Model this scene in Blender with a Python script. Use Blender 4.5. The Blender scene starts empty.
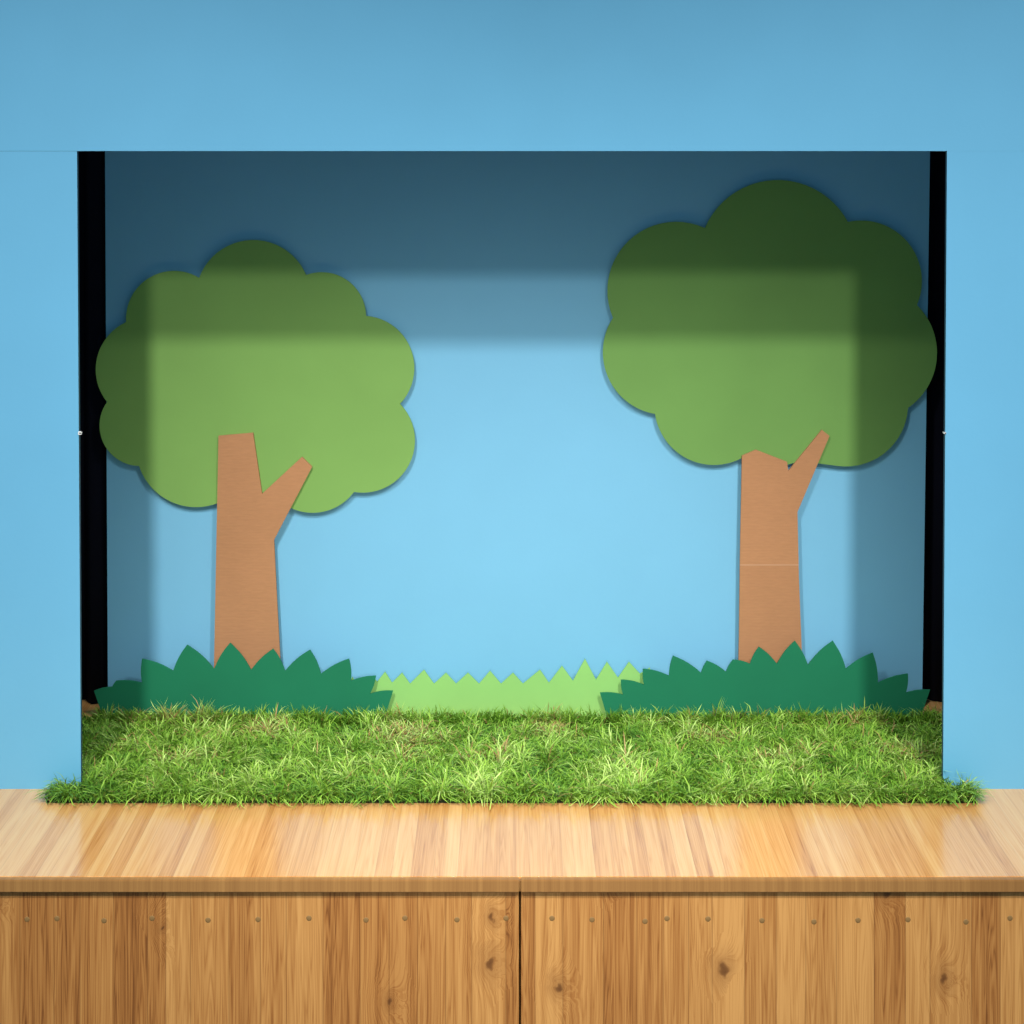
import bpy, bmesh, math, random
import numpy as np
from mathutils import Vector, noise as mn
random.seed(7); rng = np.random.default_rng(11)
S = bpy.context.scene; C = S.collection
S.view_settings.view_transform = 'Standard'
S.view_settings.look = 'None'

D, F, H, YH = 3.0, 1800.0, 1.115, 120.0
def X(px, y): return (px-512)*(D+y)/F
def Z(py, y): return H-(py-YH)*(D+y)/F

# ---------------------------------------------------------------- helpers
def link(name, me, mats, parent=None):
    o = bpy.data.objects.new(name, me); C.objects.link(o)
    for m in (mats if isinstance(mats, (list, tuple)) else [mats]): me.materials.append(m)
    if parent:
        o.parent = parent
        if parent.type == 'EMPTY': o.location = -Vector(parent.location)
    return o
def obj(name, bm, mats, parent=None, smooth=False):
    bmesh.ops.recalc_face_normals(bm, faces=bm.faces)
    me = bpy.data.meshes.new(name); bm.to_mesh(me); bm.free()
    if smooth:
        for p in me.polygons: p.use_smooth = True
    return link(name, me, mats, parent)
def thing(name, label, cat, loc, group=None):
    o = bpy.data.objects.new(name, None); C.objects.link(o); o.location = loc
    o.empty_display_size = .05
    return tag(o, label, cat, group)
def tag(o, label, cat, group=None):
    o['label'] = label; o['category'] = cat
    if group: o['group'] = group
    return o
def struct(name, bm, m):
    o = obj(name, bm, m); o['kind'] = 'structure'; return o
def box(bm, x0, x1, y0, y1, z0, z1, bev=0):
    r = bmesh.ops.create_cube(bm, size=1)
    vs = r['verts']
    for v in vs:
        v.co = Vector((x0+(v.co.x+.5)*(x1-x0), y0+(v.co.y+.5)*(y1-y0), z0+(v.co.z+.5)*(z1-z0)))
    if bev:
        es = list({e for v in vs for e in v.link_edges})
        bmesh.ops.bevel(bm, geom=es, offset=bev, segments=2, affect='EDGES')
    return bm
def slab(bm, pts, y0, y1, bev=0):
    """closed outline of (x,z) extruded from y0 (front) to y1"""
    a = [bm.verts.new((p[0], y0, p[1])) for p in pts]
    f = bm.faces.new(a)
    r = bmesh.ops.extrude_face_region(bm, geom=[f])
    for v in [g for g in r['geom'] if isinstance(g, bmesh.types.BMVert)]: v.co.y = y1
    return bm

# ---------------------------------------------------------------- materials
class N:
    def __init__(s, name, rough=.6, spec=.5):
        s.m = bpy.data.materials.new(name); s.m.use_nodes = True
        s.t = s.m.node_tree; s.b = s.t.nodes['Principled BSDF']
        s.b.inputs['Roughness'].default_value = rough
        s.b.inputs['Specular IOR Level'].default_value = spec
    def n(s, typ, **kw):
        q = s.t.nodes.new(typ)
        for k, v in kw.items(): setattr(q, k, v)
        return q
    def l(s, a, b): s.t.links.new(a, b)
    def math(s, op, a, b=None, c=None, clamp=False):
        q = s.n('ShaderNodeMath', operation=op); q.use_clamp = clamp
        for i, v in enumerate((a, b, c)):
            if v is None: continue
            if isinstance(v, (int, float)): q.inputs[i].default_value = v
            else: s.l(v, q.inputs[i])
        return q.outputs[0]
    def mix(s, f, a, b, blend='MIX'):
        q = s.n('ShaderNodeMix', data_type='RGBA', blend_type=blend)
        for i, v in ((0, f), (6, a), (7, b)):
            if isinstance(v, (int, float)): q.inputs[i].default_value = v
            elif isinstance(v, tuple): q.inputs[i].default_value = (*v, 1)
            else: s.l(v, q.inputs[i])
        return q.outputs[2]
    def ramp(s, f, stops):
        q = s.n('ShaderNodeValToRGB'); e = q.color_ramp.elements
        while len(e) < len(stops): e.new(.5)
        for el, (p, c) in zip(e, stops): el.position = p; el.color = (*c, 1)
        s.l(f, q.inputs[0]); return q.outputs[0]
    def co(s):
        tc = s.n('ShaderNodeTexCoord'); return tc.outputs['Object']
    def vec(s, a, b):
        q = s.n('ShaderNodeCombineXYZ'); s.l(a, q.inputs[0]); s.l(b, q.inputs[1]); return q.outputs[0]
    def noise(s, vec, scale, detail=3, rough=.5, dist=0):
        q = s.n('ShaderNodeTexNoise'); q.inputs['Scale'].default_value = scale
        q.inputs['Detail'].default_value = detail; q.inputs['Roughness'].default_value = rough
        q.inputs['Distortion'].default_value = dist
        s.l(vec, q.inputs['Vector']); return q.outputs['Fac']
    def bump(s, h, strength, dist=.002):
        q = s.n('ShaderNodeBump'); q.inputs['Strength'].default_value = strength
        q.inputs['Distance'].default_value = dist
        s.l(h, q.inputs['Height']); s.l(q.outputs[0], s.b.inputs['Normal'])
def paint(name, col, var=.05, rough=.65, nscale=6, spec=.3, fib=140):
    k = N(name, rough, spec); c = k.co()
    a = k.noise(c, nscale, 4)
    dark = tuple(x*(1-var*2) for x in col); lite = tuple(min(1, x*(1+var)) for x in col)
    k.l(k.ramp(a, [(.3, dark), (.7, lite)]), k.b.inputs['Base Color'])
    k.bump(k.noise(c, fib, 3), .12, .001)
    return k.m
def card(name, col, crease, amt):
    k = N(name, .8, .15); c = k.co()
    mp = k.n('ShaderNodeMapping'); mp.inputs['Scale'].default_value = (1, 1, 5); k.l(c, mp.inputs[0])
    a = k.noise(mp.outputs[0], 70, 3); b = k.noise(c, 5, 3)
    s = k.math('ADD', k.math('MULTIPLY', a, .4), k.math('MULTIPLY', b, .6))
    out = k.ramp(s, [(.3, tuple(x*.88 for x in col)), (.7, tuple(x*1.08 for x in col))])
    if amt:
        sp = k.n('ShaderNodeSeparateXYZ'); k.l(c, sp.inputs[0])
        d = k.math('ABSOLUTE', k.math('SUBTRACT', sp.outputs[2], crease))
        out = k.mix(k.math('MULTIPLY', k.math('LESS_THAN', d, .0014), amt), out, (.75, .5, .36))
        below = k.math('LESS_THAN', sp.outputs[2], crease)
        out = k.mix(k.math('MULTIPLY', below, amt*.5), out, (.30, .14, .07))
    k.l(out, k.b.inputs['Base Color'])
    w = k.n('ShaderNodeTexWave', bands_direction='Z'); w.inputs['Scale'].default_value = 55
    k.l(c, w.inputs['Vector']); k.bump(w.outputs['Fac'], .06, .001)
    return k.m
def wood(name, axis, cells, stops, rough, spec, seed, seam, kx, ky, kamt, board_w, long_, knots=True, krad=1., coat=0., ringw=.2):
    """glued pine strips side by side along x, grain along `axis` (1 = y, 2 = z)"""
    k = N(name, rough, spec); c = k.co()
    k.b.inputs['Coat Weight'].default_value = coat; k.b.inputs['Coat Roughness'].default_value = .16
    sp = k.n('ShaderNodeSeparateXYZ'); k.l(c, sp.inputs[0])
    x, g = sp.outputs[0], sp.outputs[axis]
    xs_ = k.math('ADD', x, seed)
    vo = k.n('ShaderNodeTexVoronoi', voronoi_dimensions='1D'); vo.inputs['Scale'].default_value = cells
    k.l(xs_, vo.inputs['W'])
    ve = k.n('ShaderNodeTexVoronoi', voronoi_dimensions='1D', feature='DISTANCE_TO_EDGE'); ve.inputs['Scale'].default_value = cells
    k.l(xs_, ve.inputs['W'])
    rs = k.n('ShaderNodeSeparateColor'); k.l(vo.outputs['Color'], rs.inputs[0])
    r1, r2 = rs.outputs[0], rs.outputs[1]
    off = k.math('MULTIPLY', r2, 37.)
    kv = k.n('ShaderNodeTexVoronoi', voronoi_dimensions='2D'); kv.inputs['Scale'].default_value = 1.
    wob = k.noise(c, 55, 3)
    k.l(k.vec(k.math('ADD', k.math('MULTIPLY', x, kx), k.math('MULTIPLY', wob, .25)), k.math('ADD', k.math('MULTIPLY', k.math('ADD', g, seed), ky), k.math('MULTIPLY', wob, -.2))), kv.inputs['Vector'])
    kd = kv.outputs['Distance']
    kc = k.n('ShaderNodeSeparateColor'); k.l(kv.outputs['Color'], kc.inputs[0])
    on = k.math('GREATER_THAN', kc.outputs[0], kamt if knots else 2.)
    rad = k.math('MULTIPLY', k.math('ADD', .35, kc.outputs[1]), krad)
    kdr = k.math('DIVIDE', kd, rad)
    bulge = k.math('MULTIPLY', k.math('POWER', k.math('SUBTRACT', 1., kd, clamp=True), 6.), on)
    gx = k.math('ADD', k.math('MULTIPLY', x, 44.), k.math('MULTIPLY', bulge, 2.6))
    g1 = k.noise(k.vec(gx, k.math('ADD', k.math('MULTIPLY', g, long_), off)), 1.3, 3, .5, .3)
    rings = k.math('PINGPONG', k.math('MULTIPLY', g1, 13.), .5)
    rings = k.math('POWER', k.math('MULTIPLY', rings, 2.), 1.6)
    g2 = k.noise(k.vec(k.math('MULTIPLY', x, 420.), k.math('MULTIPLY', g, 7.)), 1., 3)
    g3 = k.noise(k.vec(k.math('MULTIPLY', x, 100.), k.math('ADD', k.math('MULTIPLY', g, 1.0), off)), 1., 3)
    t = k.math('ADD', k.math('MULTIPLY', k.math('SUBTRACT', r1, .5), board_w), .5)
    t = k.math('ADD', t, k.math('MULTIPLY', k.math('SUBTRACT', g3, .5), .95))
    t = k.math('ADD', t, k.math('MULTIPLY', k.math('SUBTRACT', rings, .45), ringw))
    t = k.math('ADD', t, k.math('MULTIPLY', k.math('SUBTRACT', g2, .5), .5))
    col = k.ramp(t, stops)
    dk = stops[-1][1]
    if knots:
        halo = k.math('MULTIPLY', k.math('SUBTRACT', 1., k.math('MULTIPLY', kdr, 1.7), clamp=True), on)
        col = k.mix(k.math('MULTIPLY', halo, .5), col, dk)
        core = k.math('MULTIPLY', k.math('MULTIPLY', k.math('SUBTRACT', .17, kdr), 14., clamp=True), on)
        kcol = k.mix(k.math('MULTIPLY', kdr, 5., clamp=True), (.09, .03, .010), (.22, .09, .025))
        col = k.mix(k.math('MULTIPLY', core, .8), col, kcol)
    se = k.math('SUBTRACT', 1., k.math('MULTIPLY', ve.outputs['Distance'], 34.), clamp=True)
    col = k.mix(k.math('MULTIPLY', se, seam), col, tuple(v*.5 for v in dk))
    k.l(col, k.b.inputs['Base Color'])
    k.bump(g2, .06, .0006)
    return k.m

M_blue  = paint('blue_paint', (.148, .455, .705), .012)
M_sky   = paint('sky_blue_paint', (.185, .475, .705), .012)
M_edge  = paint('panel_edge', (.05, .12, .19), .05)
M_leaf  = paint('leaf_green_board', (.20, .385, .095), .03, .75)
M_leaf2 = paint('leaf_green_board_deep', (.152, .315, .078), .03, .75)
M_bush  = paint('dark_green_card', (.008, .18, .085), .04, .7)
M_hedge = paint('light_green_card', (.27, .56, .16), .03, .75)
YT = .391
M_card  = card('brown_cardboard', (.46, .225, .11), 0, 0)
M_card2 = card('brown_cardboard_creased', (.46, .225, .11), Z(565, YT), .20)
M_black = paint('black_cloth', (.0045, .005, .012), .05, .9, 12, .1)
M_dark  = paint('dark_room', (.02, .02, .024), .05, .9)
M_floor = paint('grey_floor', (.12, .11, .10), .1, .6)
kb = N('brass_nail', .6, .3); kb.b.inputs['Base Color'].default_value = (.27, .155, .055, 1); kb.b.inputs['Metallic'].default_value = .1
M_brass = kb.m
M_white = paint('white_plastic', (.8, .8, .8), .03, .4)
M_back  = paint('turf_backing', (.012, .02, .006), .05, .9)
M_top   = wood('pine_top', 1, 40, [(.1, (.82, .48, .19)), (.45, (.74, .38, .13)), (.75, (.62, .285, .085)), (1, (.44, .175, .045))], .22, .5, .2, .28, 9, 7, .86, .50, .9, False, .28, .6, .24)
M_front = wood('pine_front', 2, 22, [(.08, (.62, .315, .10)), (.40, (.50, .235, .068)), (.72, (.37, .15, .038)), (1, (.19, .066, .016))], .42, .4, 4.1, .40, 12, 8, .70, .55, 1.2, True, .58, 0., .34)
M_strip = wood('pine_edge', 1, 3, [(.1, (.40, .205, .065)), (.5, (.32, .155, .048)), (1, (.24, .11, .033))], .5, .3, .0, 0., 9, 5, .9, .2, 1., False)

# ---------------------------------------------------------------- room
struct('floor', box(bmesh.new(), -4, 4, -4.5, 1.6, -.80, -.75), M_floor)
struct('wall_back', box(bmesh.new(), -4, 4, 1.5, 1.6, -.75, 3.9), M_dark)

# ---------------------------------------------------------------- table
ZE = -.019; YF = -.359
seam = X(520, YF)
t = thing('stage_counter', 'long pine plank counter top carrying the turf mat and blue theatre front', 'counter', (0, YF, ZE))
obj('top_board', box(bmesh.new(), -1.6, 1.6, YF+.012, .75, ZE, 0, .0008), M_top, t)
obj('edge_strip', box(bmesh.new(), -1.6, seam-.0006, YF, YF+.012, ZE, -.0003, .0015), M_strip, t)
obj('edge_strip', box(bmesh.new(), seam+.0006, 1.6, YF, YF+.012, ZE, -.0003, .0015), M_strip, t)
yp = YF+.008
def cabinet(x0, x1, label, nails):
    c = thing('wooden_cabinet', label, 'cabinet', ((x0+x1)/2, yp, -.75), 'pine cabinets under the counter')
    fp = obj('front_panel', box(bmesh.new(), x0, x1, yp, yp+.018, -.75, ZE-.0015, .0012), M_front, c)
    obj('side_panel', box(bmesh.new(), x0, x0+.018, yp+.0185, .70, -.75, ZE-.0003), M_front, c)
    obj('side_panel', box(bmesh.new(), x1-.018, x1, yp+.0185, .70, -.75, ZE-.0003), M_front, c)
    for px in nails:
        bm = bmesh.new()
        bmesh.ops.create_uvsphere(bm, u_segments=12, v_segments=8, radius=.0040)
        zz = Z(920+random.uniform(-2, 2), yp)
        for v in bm.verts: v.co = Vector((v.co.x+X(px, yp), v.co.y*.15+yp, v.co.z+zz))
        obj('nail', bm, M_brass, fp, True)
cabinet(-1.55, seam-.0015, 'knotty pine cabinet under the counter, left of the centre seam', [27,57,104,152,208,258,309,366,405,457,506])
cabinet(seam+.0015, 1.55, 'knotty pine cabinet under the counter, right of the centre seam', [552,592,645,667,708,762,814,858,908,966,1010])

# ---------------------------------------------------------------- theatre front
zt = Z(151, 0); xl0, xl1 = X(77, 0), X(81, 0); xr0, xr1 = X(947, 0), X(943, 0)
t = thing('theater_front', 'light blue painted theatre front with a wide rectangular opening, standing on the counter', 'puppet theatre', (0, 0, 0))
TH = .010
def panel(name, pts, y0=0, y1=TH):
    bm = bmesh.new(); slab(bm, pts, y0, y1); bm.faces.ensure_lookup_table()
    bm.normal_update()
    for f in bm.faces:
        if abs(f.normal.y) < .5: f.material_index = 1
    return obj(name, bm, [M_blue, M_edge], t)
W, TOP = 1.45, 1.75
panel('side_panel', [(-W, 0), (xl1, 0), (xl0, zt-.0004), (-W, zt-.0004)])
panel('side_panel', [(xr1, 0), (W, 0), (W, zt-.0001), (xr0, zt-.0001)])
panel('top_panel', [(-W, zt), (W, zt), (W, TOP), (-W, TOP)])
for px in (80, 945):
    bm = bmesh.new(); xx = X(px, 0); zz = Z(433, 0)
    sg = 1 if px < 500 else -1
    r_ = .0030 if sg > 0 else .0016
    box(bm, xx-r_, xx+r_, -.002, .0, zz-r_, zz+r_, .0007)
    box(bm, min(xx-.001*sg, xx+.0025*sg), max(xx-.001*sg, xx+.0025*sg), -.002, .006, zz-.0009, zz+.0009)
    obj('catch', bm, M_white, t)

# ---------------------------------------------------------------- backdrop and wing curtains
YB = .41
bm = bmesh.new()
slab(bm, [(X(108, YB), 0), (X(922, YB), 0), (X(930, YB), Z(151, YB)), (X(930, YB), 1.32), (X(105, YB), 1.32), (X(105, YB), Z(151, YB))], YB, YB+.006)
tag(obj('sky_backdrop', bm, M_sky), 'plain blue sky backdrop board behind the cardboard trees', 'backdrop')
def curtain(x0, x1, label):
    bm = bmesh.new(); n = 90; rows = []
    for z in (1.36, .9, .45, .002):
        rows.append([bm.verts.new((x0+(x1-x0)*i/n, .445+.014*math.sin(i*.62)+.005*math.sin(i*1.7+z), z)) for i in range(n+1)])
    for a, b in zip(rows, rows[1:]):
        for i in range(n): bm.faces.new((a[i], a[i+1], b[i+1], b[i]))
    o = obj('wing_curtain', bm, M_black, None, True)
    sm = o.modifiers.new('thick', 'SOLIDIFY'); sm.thickness = .002
    tag(o, label, 'curtain', 'black curtains at the sides of the stage')
curtain(-1.40, -.70, 'black curtain strip between the backdrop and left edge of the opening')
curtain(.70, 1.40, 'black curtain strip between the backdrop and right edge of the opening')

# ---------------------------------------------------------------- card cut-outs
def arc(a, m, b, n=22):
    ax, ay = a; bx, by = m; cx, cy = b
    d = 2*(ax*(by-cy)+bx*(cy-ay)+cx*(ay-by))
    ux = ((ax*ax+ay*ay)*(by-cy)+(bx*bx+by*by)*(cy-ay)+(cx*cx+cy*cy)*(ay-by))/d
    uy = ((ax*ax+ay*ay)*(cx-bx)+(bx*bx+by*by)*(ax-cx)+(cx*cx+cy*cy)*(bx-ax))/d
    r = math.hypot(ax-ux, ay-uy)
    t0 = math.atan2(ay-uy, ax-ux); tm = math.atan2(by-uy, bx-ux); t1 = math.atan2(cy-uy, cx-ux)
    def ccw(p, q): return (q-p) % (2*math.pi)
    if ccw(t0, tm) <= ccw(t0, t1): span = ccw(t0, t1)
    else: span = -((t0-t1) % (2*math.pi))
    return [(ux+r*math.cos(t0+span*i/n), uy+r*math.sin(t0+span*i/n)) for i in range(n)]
def lobes(L):
    out = []
    for q in L:
        out += arc(*q) if len(q) == 3 else [q[0]]
    return out
def cut(name, pts, y, th, mat, parent=None, floor=False):
    w = []
    for px, py in pts:
        z = 0.0 if py >= 1000 else Z(py, y)
        w.append((X(px, y), z))
    return obj(name, slab(bmesh.new(), w, y, y+th), mat, parent)
left = lobes([((126,322),(138,287),(199,278)), ((199,278),(252,240),(306,275)), ((306,275),(348,281),(366,316)),
  ((366,316),(414,362),(400,404)), ((400,404),(402,475),(354,492)), ((354,492),(322,512),(287,506)), ((287,506),(268,498)),
  ((268,498),(240,497)), ((240,497),(218,503)), ((218,503),(180,505),(139,466)), ((139,466),(103,442),(107,402)), ((107,402),(97,358),(126,322))])
right = lobes([((613,318),(650,227),(705,228)), ((705,228),(778,180),(848,222)), ((848,222),(904,238),(917,305)),
  ((917,305),(937,355),(908,408)), ((908,408),(882,455),(838,466)), ((838,466),(800,461)), ((800,461),(770,470)), ((770,470),(742,458)),
  ((742,458),(690,460),(655,414)), ((655,414),(606,372),(613,318))])
def tree(label, fol, trunk, base_x, mat, cmat):
    t = thing('tree_cutout', label, 'cardboard tree', (X(base_x, YT), YT, 0))
    cut('foliage', fol, YT+.0065, .004, mat, t)
    cut('trunk', trunk, YT, .006, cmat, t)
tree('wider cardboard tree with thick trunk and low rounded crown, on the left side', left,
     [(213,1000),(214.5,640),(216,560),(218.5,436),(253,433),(262,494),(302,457),(312,467),(274,540),(277,600),(280,655),(283,1000)], 247, M_leaf, M_card)
tree('taller cardboard tree with cloud crown near the top of the opening, on the right', right,
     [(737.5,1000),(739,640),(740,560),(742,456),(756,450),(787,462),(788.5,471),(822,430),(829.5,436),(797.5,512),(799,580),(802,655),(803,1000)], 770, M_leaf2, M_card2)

def spikes(tips, start, end, bul=.16):
    pts = [start]
    for i in range(len(tips)-1):
        a, b = tips[i], tips[i+1]
        for q in range(6):
            s = q/6
            x = a[0]+(b[0]-a[0])*s; y = a[1]+(b[1]-a[1])*s
            L = math.hypot(b[0]-a[0], b[1]-a[1]); k = bul*L*math.sin(math.pi*s)
            nx, ny = (b[1]-a[1])/L, -(b[0]-a[0])/L
            pts.append((x+nx*k, y+ny*k))
    pts += [tips[-1], end]
    return pts
YBU = .345
bl = spikes([(94,691),(112,687),(116,681),(142,683),(142,659),(173,671),(187,645),(214,669),(230,643),(251,670),(273,649),(285,671),(310,650),(321,674),(349,659),(351,681),(376,676),(370,694),(393,691)], (104,1000), (384,1000), .05)
br = spikes([(600,693),(623,695),(621,680),(644,685),(643,669),(669,676),(673,656),(701,673),(707,661),(726,672),(733,660),(750,664),(759,647),(777,664),(795,641),(808,665),(833,641),(846,669),(873,653),(878,683),(908,674),(906,693),(930,690)], (608,1000), (920,1000), .05)
tag(cut('bush_cutout', bl, YBU, .004, M_bush), 'dark green spiky cardboard bush at the foot of the thick-trunked tree on the left', 'cardboard bush')
tag(cut('bush_cutout', br, YBU, .004, M_bush), 'dark green spiky cardboard bush at the foot of the taller tree on the right', 'cardboard bush')
hp = [(352,677),(357,684),(373,676),(377,682),(385,672),(392,683),(402,673),(410,684),(424,670),(434,684),(446,673),(456,684),(468,673),(479,684),(490,671),(501,684),(513,673),(523,684),(540,670),(549,683),(562,666),(573,681),(585,659),(596,680),(607,662),(618,678),(629,662),(640,674),(650,668)]
tag(cut('hedge_cutout', spikes(hp, (340,1000), (660,1000), .0), .358, .004, M_hedge), 'light green zigzag cardboard hedge between the two dark bushes', 'cardboard hedge')

# ---------------------------------------------------------------- turf mat
yF, yW0, yW1, yBk = -.062, -.006, TH+.006, .326
t = thing('turf_mat', 'shaggy artificial grass mat lying through the stage opening on the counter', 'grass mat', (0, 0, 0))
a0, a1 = X(47, yF), X(976, yF); o0, o1 = xl1+.006, xr1-.006; b0, b1 = X(82, yBk), X(943, yBk)
outline = [(a0, yF), (a1, yF), (a1, yW0), (o1, yW0), (o1, yW1), (b1, yW1), (b1, yBk), (b0, yBk), (b0, yW1), (o0, yW1), (o0, yW0), (a0, yW0)]
bm = bmesh.new(); f = bm.faces.new([bm.verts.new((x, y, .0003)) for x, y in outline])
r = bmesh.ops.extrude_face_region(bm, geom=[f])
for v in [g for g in r['geom'] if isinstance(g, bmesh.types.BMVert)]: v.co.z = .004
obj('backing', bm, M_back, t)
NB = 130000
xs = rng.uniform(b0, b1, NB); ys = rng.uniform(yF, yBk-.004, NB)
ok = np.where(ys < yW0, (xs > a0) & (xs < a1), np.where(ys < yW1, (xs > o0) & (xs < o1), True))
xs, ys = xs[ok], ys[ok]; n = len(xs)
nz = np.array([mn.noise_vector(Vector((x*40, y*40, 3.1))) for x, y in zip(xs, ys)])
nz2 = np.array([mn.noise(Vector((x*8, y*12, 9.))) for x, y in zip(xs, ys)])
nz3 = np.array([mn.noise(Vector((x*38, y*38, 5.))) for x, y in zip(xs, ys)])
L = rng.uniform(.014, .038, n)*(1+.25*nz2+.8*nz3)
az = np.arctan2(nz[:, 1], nz[:, 0]) + rng.normal(0, .7, n)
lean = np.clip(rng.normal(1.05, .32, n), .15, 1.55)
near_back = ys > yBk-.04
az = np.where(near_back, -np.pi/2+rng.normal(0, .7, n), az)
sidez = np.abs(xs) > min(-o0, o1)
az = np.where(sidez & (ys < yW0) & (ys > yW0-.04), -np.pi/2+rng.normal(0, .8, n), az)
az = np.where(sidez & (ys > yW1) & (ys < yW1+.04), np.pi/2+rng.normal(0, .8, n), az)
front = ys < yF+.018
az = np.where(front & (rng.random(n) < .55), -np.pi/2+rng.normal(0, 1.0, n), az)
L = np.where(front, L*rng.uniform(.8, 1.5, n), L)
az = np.where((xs < a0+.02) & (ys < yW0-.012), np.pi+.4+rng.normal(0, .6, n), az)
az = np.where((xs > a1-.02) & (ys < yW0-.012), -.4+rng.normal(0, .6, n), az)
lean = np.where(near_back, lean*.5, lean)
w = rng.uniform(.0005, .0013, n)
tw = az+np.pi/2+rng.normal(0, .5, n); px_, py_ = np.cos(tw)*w, np.sin(tw)*w
V = np.zeros((n, 7, 3)); col = np.zeros((n, 7, 4))
base = np.stack([xs, ys, np.full(n, .004)], 1)
curl = rng.normal(0, .7, n)
def at(s):
    ang = lean*(.3+.95*s)
    hor = L*s*np.sin(ang); ver = L*s*np.cos(ang)
    a2 = az+curl*s
    return base+np.stack([np.cos(a2)*hor, np.sin(a2)*hor, np.maximum(ver, .0)], 1)
side = np.stack([px_, py_, np.zeros(n)], 1)
for i, (s, ww) in enumerate(((0, .8), (.4, 1.), (.75, .8))):
    c = at(s); V[:, 2*i] = c-side*ww; V[:, 2*i+1] = c+side*ww
V[:, 6] = at(1.0)
V[:, :, 1] = np.where((sidez & (ys < yW0))[:, None], np.minimum(V[:, :, 1], -.001), V[:, :, 1])
tint = np.clip(rng.beta(2.0, 2.2, n)*.62+.13+.32*nz2+.45*nz3, 0, .84)
brown = (rng.random(n) < np.clip(.03+.55*np.maximum(nz2-.05, 0)*(ys > .08), 0, .35))
tint = np.where(brown, rng.uniform(.92, 1., n), tint)
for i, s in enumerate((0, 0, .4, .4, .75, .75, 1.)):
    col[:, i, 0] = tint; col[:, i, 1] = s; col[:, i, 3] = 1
k = (np.arange(n)*7)[:, None]
q1 = k+np.array([0, 1, 3, 2]); q2 = k+np.array([2, 3, 5, 4]); tr = k+np.array([4, 5, 6])
faces = q1.tolist()+q2.tolist()+tr.tolist()
me = bpy.data.meshes.new('grass_blades'); me.from_pydata(V.reshape(-1, 3).tolist(), [], faces)
at_ = me.color_attributes.new('tint', 'FLOAT_COLOR', 'POINT'); at_.data.foreach_set('color', col.reshape(-1))
g = N('grass_blade', .5, .3)
va = g.n('ShaderNodeVertexColor'); va.layer_name = 'tint'
sc = g.n('ShaderNodeSeparateColor'); g.l(va.outputs[0], sc.inputs[0])
cc = g.ramp(sc.outputs[0], [(0, (.05, .17, .015)), (.35, (.17, .37, .03)), (.62, (.34, .58, .065)), (.85, (.62, .81, .24)), (.93, (.36, .22, .08)), (1, (.50, .34, .13))])
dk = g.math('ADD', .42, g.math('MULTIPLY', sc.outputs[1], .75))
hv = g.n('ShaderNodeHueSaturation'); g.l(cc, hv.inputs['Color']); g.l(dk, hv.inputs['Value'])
g.l(hv.outputs[0], g.b.inputs['Base Color'])
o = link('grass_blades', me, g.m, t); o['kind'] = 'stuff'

# ---------------------------------------------------------------- light
w_ = bpy.data.worlds.new('World'); S.world = w_; w_.use_nodes = True
w_.node_tree.nodes['Background'].inputs[0].default_value = (.60, .87, 1.0, 1)
w_.node_tree.nodes['Background'].inputs[1].default_value = .40
def spot(x, y, z, tx, ty, tz, e, size=.10, ang=54, blend=1.):
    l = bpy.data.lights.new('stage_or_fill_lamp', 'SPOT'); l.energy = e; l.shadow_soft_size = size
    l.spot_size = math.radians(ang); l.spot_blend = blend; l.color = (1, .965, .91)
    o = bpy.data.objects.new('stage_or_fill_lamp', l); C.objects.link(o); o.location = (x, y, z)
    o.rotation_euler = (Vector((tx, ty, tz))-Vector((x, y, z))).to_track_quat('-Z', 'Y').to_euler()
for x, z in ((-1.0, 2.54), (1.22, 2.54)): spot(x, -2.5, z, x*.5, 0, -.45, 195, ang=56)
for x, z in ((-1.0, 3.34), (1.22, 3.34)): spot(x, -2.5, z, x*.5, 0, -.45, 328, ang=56)
spot(0, -3.4, 1.0, .0, .41, .15, 118, .2, 25)  # added fill behind the camera, brightens the lower middle of the backdrop
spot(.0, -.44, 1.9, 0, -.38, 0, 24, .15, 44)  # added overhead fill, no stage lamp: lifts the counter centre and mat front

# ---------------------------------------------------------------- camera
cam = bpy.data.cameras.new('camera'); co = bpy.data.objects.new('camera', cam); C.objects.link(co)
co.location = (0, -D, H); co.rotation_euler = (math.pi/2, 0, 0)
cam.sensor_width = 36; cam.lens = F/1024*36; cam.shift_y = -(512-YH)/1024
S.camera = co
